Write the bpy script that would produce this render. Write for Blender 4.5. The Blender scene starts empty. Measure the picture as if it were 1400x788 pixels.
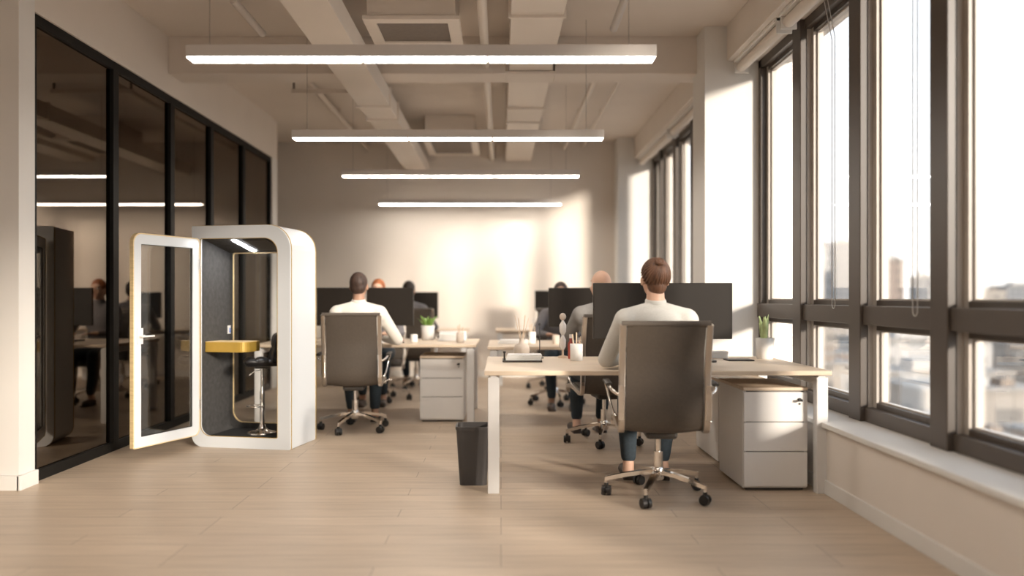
import bpy, math, random
from mathutils import Vector, Matrix
random.seed(7)
PI = math.pi
S = bpy.context.scene
C = S.collection
R = math.radians

# ------------------------------------------------------------------ materials
def mat(name, col, rough=0.5, metal=0.0, noise=0.0, nscale=20, stretch=(1, 1, 1), bump=0.0, spec=0.5, coat=0.0, emit=None, estr=0.0):
    m = bpy.data.materials.new(name); m.use_nodes = True
    nt = m.node_tree; b = nt.nodes['Principled BSDF']
    b.inputs['Base Color'].default_value = (*col, 1)
    b.inputs['Roughness'].default_value = rough
    b.inputs['Metallic'].default_value = metal
    b.inputs['Specular IOR Level'].default_value = spec
    b.inputs['Coat Weight'].default_value = coat
    if emit:
        b.inputs['Emission Color'].default_value = (*emit, 1)
        b.inputs['Emission Strength'].default_value = estr
    if noise or bump:
        tc = nt.nodes.new('ShaderNodeTexCoord'); mp = nt.nodes.new('ShaderNodeMapping')
        mp.inputs['Scale'].default_value = stretch
        nz = nt.nodes.new('ShaderNodeTexNoise'); nz.inputs['Scale'].default_value = nscale
        nz.inputs['Detail'].default_value = 4
        nt.links.new(tc.outputs['Object'], mp.inputs['Vector'])
        nt.links.new(mp.outputs['Vector'], nz.inputs['Vector'])
        if noise:
            r = nt.nodes.new('ShaderNodeValToRGB')
            r.color_ramp.elements[0].position = 0.3; r.color_ramp.elements[1].position = 0.7
            r.color_ramp.elements[0].color = (*[c * (1 - noise) for c in col], 1)
            r.color_ramp.elements[1].color = (*[min(1, c * (1 + noise)) for c in col], 1)
            nt.links.new(nz.outputs['Fac'], r.inputs['Fac'])
            nt.links.new(r.outputs['Color'], b.inputs['Base Color'])
        if bump:
            bp = nt.nodes.new('ShaderNodeBump'); bp.inputs['Strength'].default_value = bump
            bp.inputs['Distance'].default_value = 0.01
            nt.links.new(nz.outputs['Fac'], bp.inputs['Height'])
            nt.links.new(bp.outputs['Normal'], b.inputs['Normal'])
    return m

def glass_mat(name, tint, base_refl, fres=True, gcol=(1, 1, 1)):
    m = bpy.data.materials.new(name); m.use_nodes = True
    nt = m.node_tree; nt.nodes.clear()
    out = nt.nodes.new('ShaderNodeOutputMaterial'); mix = nt.nodes.new('ShaderNodeMixShader')
    tr = nt.nodes.new('ShaderNodeBsdfTransparent'); gl = nt.nodes.new('ShaderNodeBsdfGlossy')
    tr.inputs['Color'].default_value = (*tint, 1); gl.inputs['Roughness'].default_value = 0.0
    gl.inputs['Color'].default_value = (*gcol, 1)
    lw = nt.nodes.new('ShaderNodeLayerWeight'); lw.inputs['Blend'].default_value = 0.25
    mr = nt.nodes.new('ShaderNodeMapRange')
    mr.inputs['To Min'].default_value = base_refl; mr.inputs['To Max'].default_value = min(1, base_refl + 0.45)
    nt.links.new(lw.outputs['Fresnel'], mr.inputs['Value'])
    nt.links.new(mr.outputs['Result'], mix.inputs['Fac'])
    nt.links.new(tr.outputs[0], mix.inputs[1]); nt.links.new(gl.outputs[0], mix.inputs[2])
    nt.links.new(mix.outputs[0], out.inputs['Surface'])
    return m

def wood_floor():
    m = bpy.data.materials.new('oak plank floor'); m.use_nodes = True
    nt = m.node_tree; b = nt.nodes['Principled BSDF']
    tc = nt.nodes.new('ShaderNodeTexCoord')
    br = nt.nodes.new('ShaderNodeTexBrick')
    br.inputs['Scale'].default_value = 1.0; br.inputs['Brick Width'].default_value = 1.5
    br.inputs['Row Height'].default_value = 0.16; br.inputs['Mortar Size'].default_value = 0.0022
    br.inputs['Mortar Smooth'].default_value = 0.3
    br.offset = 0.37; br.offset_frequency = 3
    br.inputs['Color1'].default_value = (0.50, 0.395, 0.295, 1); br.inputs['Color2'].default_value = (0.56, 0.445, 0.335, 1)
    br.inputs['Mortar'].default_value = (0.24, 0.18, 0.13, 1)
    mp = nt.nodes.new('ShaderNodeMapping'); mp.inputs['Scale'].default_value = (1.2, 22, 1)
    nz = nt.nodes.new('ShaderNodeTexNoise'); nz.inputs['Scale'].default_value = 2.2; nz.inputs['Detail'].default_value = 7
    mx = nt.nodes.new('ShaderNodeMixRGB'); mx.blend_type = 'MULTIPLY'; mx.inputs['Fac'].default_value = 0.75
    rp = nt.nodes.new('ShaderNodeValToRGB')
    rp.color_ramp.elements[0].position = 0.3; rp.color_ramp.elements[0].color = (0.80, 0.78, 0.76, 1)
    rp.color_ramp.elements[1].position = 0.7; rp.color_ramp.elements[1].color = (1.1, 1.1, 1.1, 1)
    nt.links.new(tc.outputs['Object'], br.inputs['Vector']); nt.links.new(tc.outputs['Object'], mp.inputs['Vector'])
    nt.links.new(mp.outputs[0], nz.inputs['Vector']); nt.links.new(nz.outputs['Fac'], rp.inputs['Fac'])
    nt.links.new(br.outputs['Color'], mx.inputs[1]); nt.links.new(rp.outputs['Color'], mx.inputs[2])
    nt.links.new(mx.outputs[0], b.inputs['Base Color'])
    b.inputs['Roughness'].default_value = 0.42; b.inputs['Specular IOR Level'].default_value = 0.4
    return m

def facade_mat(name, wall, win, sx, sz, w=0.55):
    """a house front with rows of windows, as bricks of window colour in a wall-coloured mortar"""
    m = bpy.data.materials.new(name); m.use_nodes = True
    nt = m.node_tree; b = nt.nodes['Principled BSDF']; b.inputs['Roughness'].default_value = 0.8
    tc = nt.nodes.new('ShaderNodeTexCoord'); sp = nt.nodes.new('ShaderNodeSeparateXYZ'); cb = nt.nodes.new('ShaderNodeCombineXYZ')
    ad = nt.nodes.new('ShaderNodeMath'); ad.operation = 'ADD'
    nt.links.new(tc.outputs['Object'], sp.inputs[0])
    nt.links.new(sp.outputs['X'], ad.inputs[0]); nt.links.new(sp.outputs['Y'], ad.inputs[1])
    nt.links.new(ad.outputs[0], cb.inputs['X']); nt.links.new(sp.outputs['Z'], cb.inputs['Y'])
    br = nt.nodes.new('ShaderNodeTexBrick'); br.offset = 0
    br.inputs['Scale'].default_value = 1; br.inputs['Brick Width'].default_value = sx; br.inputs['Row Height'].default_value = sz
    br.inputs['Mortar Size'].default_value = sz * (1 - w) / 2; br.inputs['Mortar Smooth'].default_value = 0
    br.inputs['Color1'].default_value = (*win, 1); br.inputs['Color2'].default_value = (*win, 1); br.inputs['Mortar'].default_value = (*wall, 1)
    nt.links.new(cb.outputs[0], br.inputs['Vector']); nt.links.new(br.outputs['Color'], b.inputs['Base Color'])
    return m

def hair_mat(name, col, scale=60):
    m = mat(name, col, 0.55, noise=0.45, nscale=scale, stretch=(1, 1, 0.12), bump=0.5)
    return m

M = dict(
    wall=mat('painted wall', (0.74, 0.67, 0.60), 0.9, noise=0.015, nscale=3),
    white=mat('white painted trim', (0.74, 0.71, 0.67), 0.6, noise=0.01, nscale=4),
    ceil=mat('painted ceiling', (0.72, 0.645, 0.575), 0.9, noise=0.02, nscale=2),
    duct=mat('painted duct', (0.74, 0.66, 0.58), 0.6, noise=0.02, nscale=3),
    grille=mat('brown vent grille', (0.20, 0.16, 0.13), 0.7, noise=0.05, nscale=30),
    floor=wood_floor(),
    bronze=mat('dark bronze window frame', (0.075, 0.057, 0.044), 0.42, 0.0, noise=0.04, nscale=8, spec=0.6),
    sash_sun_tone=mat('window frame in painted sun tone', (0.46, 0.41, 0.36), 0.4, 0.0, noise=0.03, nscale=8),  # paler than the bronze: sunlight on the frame sides put into the colour
    black=mat('black partition frame', (0.010, 0.009, 0.008), 0.5, noise=0.05, nscale=9, spec=.15),
    glass=glass_mat('clear window glass', (0.97, 0.98, 0.99), 0.02),
    dark_glass=glass_mat('dark partition glass', (0.33, 0.29, 0.26), 0.22, gcol=(0.78, 0.70, 0.62)),
    booth_glass=glass_mat('clear booth glass', (0.95, 0.96, 0.96), 0.015),
    oak=mat('pale oak desktop', (0.66, 0.53, 0.40), 0.45, noise=0.10, nscale=3, stretch=(0.6, 14, 14)),
    laminate=mat('white laminate', (0.80, 0.775, 0.75), 0.35, noise=0.01, nscale=4),
    legw=mat('white powder coated steel', (0.72, 0.70, 0.68), 0.35, noise=0.01, nscale=5),
    joint=mat('drawer gap', (0.25, 0.23, 0.21), 0.7, noise=0.02),
    mesh=mat('taupe mesh leather', (0.078, 0.061, 0.047), 0.55, noise=0.06, nscale=60, bump=0.08),
    chrome=mat('polished aluminium', (0.86, 0.82, 0.78), 0.13, 1.0, noise=0.01, nscale=5),
    satin=mat('satin aluminium', (0.62, 0.56, 0.50), 0.30, 1.0, noise=0.02, nscale=6),
    rubber=mat('black rubber', (0.02, 0.018, 0.017), 0.45, noise=0.05, nscale=20),
    plastic=mat('dark grey plastic', (0.055, 0.048, 0.042), 0.5, noise=0.03, nscale=15),
    screen=mat('dark monitor back', (0.016, 0.012, 0.009), 0.42, noise=0.02, nscale=6, spec=.32),
    bin=mat('charcoal bin plastic', (0.058, 0.052, 0.05), 0.55, noise=0.03, nscale=12),
    lamp=mat('painted lamp housing', (0.62, 0.57, 0.53), 0.5, noise=0.01, nscale=5),
    glow=mat('lit lamp diffuser', (1, 0.97, 0.92), 0.5, emit=(1.0, 0.93, 0.84), estr=11),
    wire=mat('steel wire', (0.25, 0.22, 0.20), 0.4, 0.6, noise=0.02),
    cord=mat('white blind chain', (0.55, 0.53, 0.50), 0.5, noise=0.02),
    bwhite=mat('glossy white booth shell', (0.64, 0.665, 0.69), 0.30, noise=0.004, nscale=4),
    felt=mat('charcoal felt lining', (0.05, 0.048, 0.047), 0.85, noise=0.22, nscale=26, bump=0.35),
    carpet=mat('black booth carpet', (0.012, 0.012, 0.013), 0.95, noise=0.3, nscale=90, bump=0.3),
    gold=mat('golden edge strip', (0.47, 0.30, 0.055), 0.4, 0.25, noise=0.04, nscale=14),
    ply=mat('birch ply edge', (0.72, 0.55, 0.30), 0.5, noise=0.12, nscale=10, stretch=(1, 1, 8)),
    booth_glow=mat('lit booth strip', (1, 1, 1), 0.5, emit=(1, 1, 1), estr=30),
    leather=mat('black quilted leather', (0.013, 0.013, 0.015), 0.32, noise=0.1, nscale=30, bump=0.1),
    blue=mat('blue socket insert', (0.10, 0.22, 0.62), 0.4, noise=0.03),
    paper=mat('white paper', (0.82, 0.80, 0.77), 0.8, noise=0.01),
    ceramic=mat('white ceramic', (0.80, 0.77, 0.73), 0.25, noise=0.01),
    clay=mat('beige stoneware', (0.62, 0.53, 0.45), 0.6, noise=0.05, nscale=12),
    pencil=mat('natural wood', (0.66, 0.50, 0.36), 0.6, noise=0.08, nscale=20),
    red=mat('dark red plastic', (0.35, 0.06, 0.04), 0.5, noise=0.04),
    leaf=mat('green leaf', (0.20, 0.34, 0.07), 0.5, noise=0.35, nscale=14, stretch=(1, 1, 3)),
    pale_leaf=mat('pale striped leaf', (0.50, 0.60, 0.28), 0.5, noise=0.35, nscale=26, stretch=(1, 1, 0.5)),
    soil=mat('potting soil', (0.05, 0.035, 0.025), 0.95, noise=0.3, nscale=60),
    skin=mat('light skin', (0.62, 0.38, 0.27), 0.5, noise=0.05, nscale=18),
    skin_tan=mat('tan skin', (0.42, 0.24, 0.16), 0.5, noise=0.05, nscale=18),
    eye=mat('eye white', (0.75, 0.73, 0.70), 0.3, noise=0.01),
    lips=mat('lips', (0.42, 0.18, 0.14), 0.5, noise=0.05),
    iris=mat('dark iris', (0.03, 0.02, 0.015), 0.2, noise=0.05),
    hair_brown=hair_mat('brown hair', (0.115, 0.050, 0.024)),
    hair_dark=hair_mat('dark brown hair', (0.045, 0.022, 0.014)),
    hair_red=hair_mat('red hair', (0.32, 0.10, 0.03)),
    hair_black=hair_mat('black hair', (0.025, 0.016, 0.012)),
    hair_grey=hair_mat('cropped grey hair', (0.20, 0.13, 0.09)),
    shirt=mat('light grey knit', (0.56, 0.54, 0.50), 0.9, noise=0.05, nscale=140, bump=0.2),
    shirt_white=mat('white cotton', (0.74, 0.69, 0.62), 0.9, noise=0.03, nscale=40, bump=0.1),
    shirt_grey=mat('mid grey cotton', (0.25, 0.235, 0.22), 0.9, noise=0.05, nscale=40, bump=0.1),
    shirt_slate=mat('slate grey cotton', (0.16, 0.15, 0.155), 0.9, noise=0.05, nscale=40, bump=0.1),
    jeans=mat('dark blue denim', (0.025, 0.036, 0.046), 0.9, noise=0.15, nscale=60, bump=0.1),
    shoe=mat('brown leather shoe', (0.05, 0.033, 0.026), 0.5, noise=0.06),
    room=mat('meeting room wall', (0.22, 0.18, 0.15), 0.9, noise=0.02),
    roof=mat('pale flat roof', (0.26, 0.24, 0.22), 0.9, noise=0.12, nscale=0.4),
    ground=mat('pale city ground', (0.24, 0.22, 0.20), 0.95, noise=0.15, nscale=0.05),
)
FC = [facade_mat('cream facade', (0.28, 0.25, 0.22), (0.15, 0.14, 0.13), 5.0, 3.4, 0.45),
      facade_mat('grey facade', (0.19, 0.19, 0.195), (0.10, 0.105, 0.115), 3.0, 3.2, 0.6),
      facade_mat('white facade', (0.38, 0.365, 0.35), (0.21, 0.21, 0.21), 6.0, 3.6, 0.4),
      facade_mat('brick facade', (0.22, 0.175, 0.15), (0.12, 0.105, 0.095), 4.0, 3.3, 0.4)]

# ------------------------------------------------------------------ mesh builder
class MB:
    def __init__(s): s.v = []; s.f = []; s.sm = []
    def add(s, vs, fs, smooth=False):
        n = len(s.v); s.v += [tuple(v) for v in vs]
        for f in fs: s.f.append([i + n for i in f]); s.sm.append(smooth)
        return s
    def box(s, x0, x1, y0, y1, z0, z1):
        vs = [(x, y, z) for z in (z0, z1) for y in (y0, y1) for x in (x0, x1)]
        return s.add(vs, [(0, 2, 3, 1), (4, 5, 7, 6), (0, 1, 5, 4), (2, 6, 7, 3), (0, 4, 6, 2), (1, 3, 7, 5)])
    def frustum(s, p0, p1, r0, r1, n=16, cap=True, smooth=True):
        p0 = Vector(p0); p1 = Vector(p1); d = (p1 - p0)
        q = d.to_track_quat('Z', 'Y')
        vs = []
        for p, r in ((p0, r0), (p1, r1)):
            for i in range(n):
                a = 2 * PI * i / n; vs.append(p + q @ Vector((r * math.cos(a), r * math.sin(a), 0)))
        s.add(vs, [(i, (i + 1) % n, n + (i + 1) % n, n + i) for i in range(n)], smooth)
        if cap:
            s.add(vs[:n], [tuple(range(n - 1, -1, -1))]); s.add(vs[n:], [tuple(range(n))])
        return s
    def lathe(s, prof, cx=0, cy=0, n=28, closed=False):
        vs = []; m = len(prof)
        for (r, z) in prof:
            for i in range(n):
                a = 2 * PI * i / n; vs.append((cx + r * math.cos(a), cy + r * math.sin(a), z))
        fs = [(j * n + i, j * n + (i + 1) % n, (j + 1) * n + (i + 1) % n, (j + 1) * n + i) for j in range(m - 1) for i in range(n)]
        s.add(vs, fs, True)
        if not closed:
            s.add(vs[:n], [tuple(range(n - 1, -1, -1))]); s.add(vs[-n:], [tuple(range(n))])
        return s
    def ellip(s, c, r, rot=None, nu=20, nv=12):
        c = Vector(c); rot = rot or Matrix.Identity(3); vs = [c + rot @ Vector((0, 0, r[2]))]
        for j in range(1, nv):
            t = PI * j / nv
            for i in range(nu):
                a = 2 * PI * i / nu
                vs.append(c + rot @ Vector((r[0] * math.sin(t) * math.cos(a), r[1] * math.sin(t) * math.sin(a), r[2] * math.cos(t))))
        vs.append(c + rot @ Vector((0, 0, -r[2]))); fs = []
        for i in range(nu):
            k = (i + 1) % nu; fs.append((0, 1 + i, 1 + k)); e = 1 + (nv - 2) * nu; fs.append((e + k, e + i, len(vs) - 1))
            for j in range(nv - 2): a = 1 + j * nu; fs.append((a + i, a + nu + i, a + nu + k, a + k))
        return s.add(vs, fs, True)
    def capsule(s, p0, p1, r0, r1, n=14):
        s.frustum(p0, p1, r0, r1, n)
        s.ellip(p0, (r0,) * 3, None, n, 8); s.ellip(p1, (r1,) * 3, None, n, 8)
        return s
    def chain(s, pts, rad, n=14):
        for i in range(len(pts) - 1): s.capsule(pts[i], pts[i + 1], rad[i], rad[i + 1], n)
        return s
    def sweep(s, pts, w, h, up=(0, 0, 1), rnd=0, closed=False):
        """a bar of section w x h (rnd>0: that many-sided ellipse) along pts"""
        pts = [Vector(p) for p in pts]; n = len(pts); up = Vector(up)
        if rnd: sec = [(w / 2 * math.cos(2 * PI * k / rnd), h / 2 * math.sin(2 * PI * k / rnd)) for k in range(rnd)]
        else: sec = [(-w / 2, -h / 2), (w / 2, -h / 2), (w / 2, h / 2), (-w / 2, h / 2)]
        m = len(sec); vs = []
        for i, p in enumerate(pts):
            if closed: t = pts[(i + 1) % n] - pts[i - 1]
            else: t = pts[min(i + 1, n - 1)] - pts[max(i - 1, 0)]
            t.normalize(); sd = t.cross(up)
            if sd.length < 1e-4: sd = t.cross(Vector((0, 1, 0)))
            sd.normalize(); uu = sd.cross(t)
            vs += [p + sd * a + uu * b for a, b in sec]
        rng = n if closed else n - 1
        fs = [(i * m + k, i * m + (k + 1) % m, ((i + 1) % n) * m + (k + 1) % m, ((i + 1) % n) * m + k) for i in range(rng) for k in range(m)]
        s.add(vs, fs, bool(rnd))
        if not closed: s.add(vs[:m], [tuple(range(m - 1, -1, -1))]); s.add(vs[-m:], [tuple(range(m))])
        return s
    def prism(s, poly, d0, d1, axis='y'):
        """polygon (a,b) extruded: axis y: (a,d,b); x: (d,a,b); z: (a,b,d)"""
        f = {'y': lambda a, b, d: (a, d, b), 'x': lambda a, b, d: (d, a, b), 'z': lambda a, b, d: (a, b, d)}[axis]
        n = len(poly); vs = [f(a, b, d0) for a, b in poly] + [f(a, b, d1) for a, b in poly]
        return s.add(vs, [tuple(range(n)), tuple(range(2 * n - 1, n - 1, -1))] + [(i, n + i, n + (i + 1) % n, (i + 1) % n) for i in range(n)])
    def ring(s, outer, inner, d0, d1, axis='y'):
        f = {'y': lambda a, b, d: (a, d, b), 'x': lambda a, b, d: (d, a, b), 'z': lambda a, b, d: (a, b, d)}[axis]
        n = len(outer); assert n == len(inner)
        vs = [f(a, b, d) for d in (d0, d1) for p in (outer, inner) for a, b in p]
        fs = []
        for i in range(n):
            k = (i + 1) % n
            fs += [(i, k, n + k, n + i), (2 * n + i, 3 * n + i, 3 * n + k, 2 * n + k), (i, 2 * n + i, 2 * n + k, k), (n + i, n + k, 3 * n + k, 3 * n + i)]
        return s.add(vs, fs)
    def build(s, name, m, parent=None, bevel=0, loc=None, auto=False):
        me = bpy.data.meshes.new(name); me.from_pydata(s.v, [], s.f)
        me.polygons.foreach_set('use_smooth', s.sm)
        me.materials.append(m); me.update()
        import bmesh
        b = bmesh.new(); b.from_mesh(me); bmesh.ops.recalc_face_normals(b, faces=b.faces); b.to_mesh(me); b.free()
        o = bpy.data.objects.new(name, me); C.objects.link(o)
        if parent: o.parent = parent
        if loc: o.location = loc
        if bevel:
            md = o.modifiers.new('bevel', 'BEVEL'); md.width = bevel; md.segments = 2; md.limit_method = 'ANGLE'; md.angle_limit = R(40)
        return o

def rrect(x0, x1, z0, z1, r, seg=8):
    """rounded rectangle, r = (bottom-left, bottom-right, top-right, top-left)"""
    if not isinstance(r, (tuple, list)): r = (r,) * 4
    out = []
    for (cx, cz, rr, a0) in ((x0 + r[0], z0 + r[0], r[0], 180), (x1 - r[1], z0 + r[1], r[1], 270), (x1 - r[2], z1 - r[2], r[2], 0), (x0 + r[3], z1 - r[3], r[3], 90)):
        for k in range(seg + 1):
            a = R(a0 + 90 * k / seg); out.append((cx + rr * math.cos(a), cz + rr * math.sin(a)))
    return out

def tag(o, label, cat, group=None, kind=None):
    o['label'] = label; o['category'] = cat
    if group: o['group'] = group
    if kind: o['kind'] = kind
    return o
def empty(name, loc, rz=0.0):
    o = bpy.data.objects.new(name, None); C.objects.link(o); o.location = loc; o.rotation_euler = (0, 0, rz); o.empty_display_size = 0.1
    return o
def struct(o, label=None):
    o['kind'] = 'structure'
    if label: o['label'] = label
    return o
def copy_tree(o, parent=None):
    c = o.copy(); C.objects.link(c); c.parent = parent
    for ch in list(o.children): copy_tree(ch, c)
    return c
def place(o, x, y, z, rz, label, group=None):
    o.location = (x, y, z); o.rotation_euler = (0, 0, rz); o['label'] = label
    if group: o['group'] = group
    return o

# ------------------------------------------------------------------ room shell
WX, GX, LX, CZ, EYE = 1.955, 2.2, -3.0, 3.5, 1.18
BY = 12.0          # back wall
NY = -4.0          # wall behind the camera
struct(MB().box(-7, 2.6, NY, BY + .2, -0.12, 0).build('floor', M['floor']), 'pale oak plank floor')
struct(MB().box(-7, 2.6, NY, BY + .2, CZ, CZ + .15).build('ceiling', M['ceil']), 'beige painted ceiling')
struct(MB().box(-5, 2.6, BY, BY + .2, 0, CZ).build('wall_back', M['wall']), 'pale back wall')
struct(MB().box(-5, 2.6, NY - .2, NY, -.12, CZ).build('wall_front', M['wall']))
# left side: nearby wall stub, wall above the glass, wall around the far end
struct(MB().box(-7, -2.955, 4.93, 5.10, 0, CZ).build('wall_left_return', M['white']), 'white wall end at left edge of view')
struct(MB().box(-5.0, -4.85, NY, 4.93, 0, CZ).build('wall_left_near', M['wall']))
struct(MB().box(-3.10, -2.955, 5.10, 10.62, 2.995, CZ).build('wall_left', M['wall']), 'wall strip above the glass partition')
struct(MB().box(-3.10, -2.955, 10.40, 10.62, 0, 2.995).build('wall_left_end', M['white']), 'white wall end beyond the glass partition')
struct(MB().box(-7.0, -3.10, 10.45, 10.62, 0, CZ).build('wall_meeting_back', M['room']))
struct(MB().box(-7.0, -6.85, 5.10, 10.45, 0, CZ).build('wall_meeting_side', M['room']))
struct(MB().box(-5.0, -4.85, 10.62, BY, 0, CZ).build('wall_left_far', M['wall']))
bb = MB().box(-4.85, -2.94, 4.905, 4.93, 0, .09); bb.box(-2.955, -2.93, 4.905, 5.10, 0, .09)
struct(bb.build('baseboard_left', M['white'], bevel=.003))
struct(MB().box(-4.85, WX, BY - .02, BY, 0, .09).build('baseboard_back', M['white']))
# ceiling beam across the room
struct(MB().box(-2.955, .04, 7.15, 7.45, 3.17, CZ).box(.48, GX + .3, 7.15, 7.45, 3.17, CZ).box(.04, .48, 7.15, 7.45, 3.17, 3.195).box(.04, .48, 7.15, 7.45, 3.41, CZ).build('ceiling_beam', M['ceil'], bevel=.004), 'crosswise ceiling beam')
# right side: low wall, sill, columns, bulkhead above the windows
lw = MB().box(WX, GX + .06, NY, BY, 0, .40); lw.box(GX, GX + .25, NY, BY, 0, .43)
struct(lw.build('wall_right', M['wall']), 'low wall under the windows')
struct(MB().box(WX - .03, GX + .02, NY, 6.875, .40, .43).build('trim_1', M['white'], bevel=.004), 'white window sill near')
struct(MB().box(WX - .03, GX + .02, 7.30, 11.7, .40, .43).build('trim_2', M['white'], bevel=.004), 'white window sill far')
struct(MB().box(WX - .014, WX, NY, 6.875, 0, .085).build('baseboard_right', M['white'], bevel=.003))
struct(MB().box(1.74, GX + .3, 6.875, 7.30, 0, CZ).build('wall_column', M['white'], bevel=.004), 'white column between the two window bands')
struct(MB().box(1.69, GX + .3, 11.68, BY, 0, CZ).build('wall_column_far', M['white'], bevel=.004), 'white column in the far right corner')
for i, (a, b) in enumerate(((NY, 6.875), (7.45, 11.68))):
    struct(MB().box(1.93, GX + .3, a, b, 3.20, CZ).build('wall_bulkhead_%d' % (i + 1), M['wall'], bevel=.004), 'bulkhead over the windows')

# windows: one band per bay; frame, mullions, sashes and panes
def window_band(idx, y0, y1, mulls, label):
    w = empty('window_%d' % idx, (GX, y0, .43)); struct(w, label)
    L = y1 - y0
    fr = MB(); D = .13
    fr.box(0, D, 0, L, 0, .085)                                 # bottom rail
    fr.box(0, D, 0, L, 2.70, 2.77)                              # head
    fr.box(-.012, D, 0, L, .585, .70)                           # transom
    fr.box(0, D, 0, .05, 0, 2.77); fr.box(0, D, L - .06, L, 0, 2.77)
    fr.build('window_frame', M['bronze'], w, bevel=.004)
    ms = sorted([m - y0 for m in mulls])
    for m in ms:
        MB().box(-.03, .02, m - .08, m + .08, 0, 2.77).build('mullion', M['bronze'], w, bevel=.005)
        MB().box(.02, D, m - .0795, m + .0795, .085, 2.70).build('mullion_sun_tone', M['sash_sun_tone'], w)  # side of the mullion, its sunlit look painted by the paler colour
    ed = [.05] + [x for m in ms for x in (m - .08, m + .08)] + [L - .06]
    for k in range(0, len(ed), 2):
        a, b = ed[k], ed[k + 1]
        if b - a < .15: continue
        for (z0, z1) in ((.085, .585), (.70, 2.70)):
            s = MB(); t = .045
            s.box(.05, .12, a, a + t, z0, z1); s.box(.05, .12, b - t, b, z0, z1)
            s.ring([(a + t, z0 + t * .7), (b - t, z0 + t * .7), (b - t, z1 - t * .7), (a + t, z1 - t * .7)], [(a + t + .012, z0 + t * .7 + .01), (b - t - .012, z0 + t * .7 + .01), (b - t - .012, z1 - t * .7 - .01), (a + t + .012, z1 - t * .7 - .01)], .075, .105, 'x')
            so = s.build('sash_sun_tone', M['sash_sun_tone'], w)
            hb = MB(); hb.box(.05, .12, a + t, b - t, z0, z0 + t * .7); hb.box(.05, .12, a + t, b - t, z1 - t * .7, z1); hb.build('sash_rail', M['bronze'], so)
            MB().box(.085, .091, a + t, b - t, z0 + t * .7, z1 - t * .7).build('pane', M['glass'], so)
    # pale side and stile colour paints the sun falling on the reveals
    return w
window_band(1, NY, 6.875, [5.915, 4.945, 3.995, 3.04, 2.08, 1.1, .1, -.9, -1.9, -2.9], 'near window band with dark bronze frames')
window_band(2, 7.30, 11.68, [8.2, 9.15, 10.1, 11.05], 'far window band with dark bronze frames')

# glass partition
gp = empty('wall_glass', (LX, 5.10, 0)); struct(gp, 'dark glass partition with black frame')
L = 10.40 - 5.10
fr = MB().box(-.03, .03, 0, L, 0, .07); fr.box(-.03, .03, 0, L, 2.93, 2.995); fr.box(-.03, .03, 0, .05, .07, 2.93); fr.box(-.03, .03, L - .05, L, .07, 2.93)
fr.build('partition_frame', M['black'], gp, bevel=.003)
posts = [6.20, 7.27, 8.27, 9.30]
for p in posts: MB().box(-.035, .035, p - 5.10 - .045, p - 5.10 + .045, .07, 2.93).build('post', M['black'], gp, bevel=.003)
ed = [.05] + [x for p in posts for x in (p - 5.10 - .045, p - 5.10 + .045)] + [L - .05]
for k in range(0, len(ed), 2): MB().box(-.006, .006, ed[k], ed[k + 1], .07, 2.93).build('pane', M['dark_glass'], gp)

# ------------------------------------------------------------------ ceiling services
def duct(name, x0, x1, z0, z1, segs, flanges, label):
    o = empty(name, ((x0 + x1) / 2, segs[0][0], CZ)); tag(o, label, 'air duct')
    hw = (x1 - x0) / 2; y0 = segs[0][0]
    b = MB()
    for a, c in segs: b.box(-hw, hw, a - y0, c - y0, z0 - CZ, z1 - CZ)
    b.build('duct_body', M['duct'], o, bevel=.004)
    for f in flanges: MB().box(-hw - .018, hw + .018, f - y0, f - y0 + .035, z0 - .018 - CZ, z1 + .012 - CZ).build('flange', M['duct'], o)
    return o
duct('air_duct', -1.36, -1.06, 3.0, 3.165, [(1.0, BY)], [4.0, 7.62, 8.2], 'long square air duct left of the ceiling cassettes')
duct('air_duct', .07, .45, 3.20, 3.395, [(1.0, BY)], [3.2, 5.75, 8.55, 9.25], 'wide flat air duct to the right of the round pipe')
for i, (x, z, r, a, b, lab) in enumerate(((-.135, 3.25, .036, 1.0, 7.15, 'straight round ceiling pipe between cassette and wide duct'),
        (-1.98, 3.40, .03, 7.46, BY, 'thin ceiling pipe beyond the beam left of the square duct'),
        (.95, 3.40, .028, 7.46, BY, 'thin ceiling pipe beyond the beam, nearer the wide duct'),
        (1.22, 3.42, .02, 7.46, BY, 'thinnest ceiling pipe beyond the beam, nearer the windows'))):
    p = empty('ceiling_pipe', (x, a, z)); tag(p, lab, 'pipe')
    t = MB().frustum((0, 0, 0), (0, b - a, 0), r, r, 18)
    if i == 0: t.frustum((0, .30 + b - a, 0), (0, BY - a, 0), r, r, 18)
    t.build('pipe', M['duct'], p)
    for y in (.8, 2.4, 3.9):
        MB().box(-.012, .012, y, y + .03, 0, CZ - z).build('pipe_bracket', M['duct'], p)
# strut rail above the second lamp
t = empty('strut_rail', (-1.72, 8.35, 3.32)); tag(t, 'short horizontal strut rail left of square duct near the ceiling', 'rail')
MB().box(-.45, .40, -.02, .02, -.02, .02).build('rail', M['duct'], t)
for x in (-.44, .36): MB().box(x, x + .02, -.01, .01, 0, CZ - 3.32).build('hanger_rod', M['wire'], t)

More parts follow.
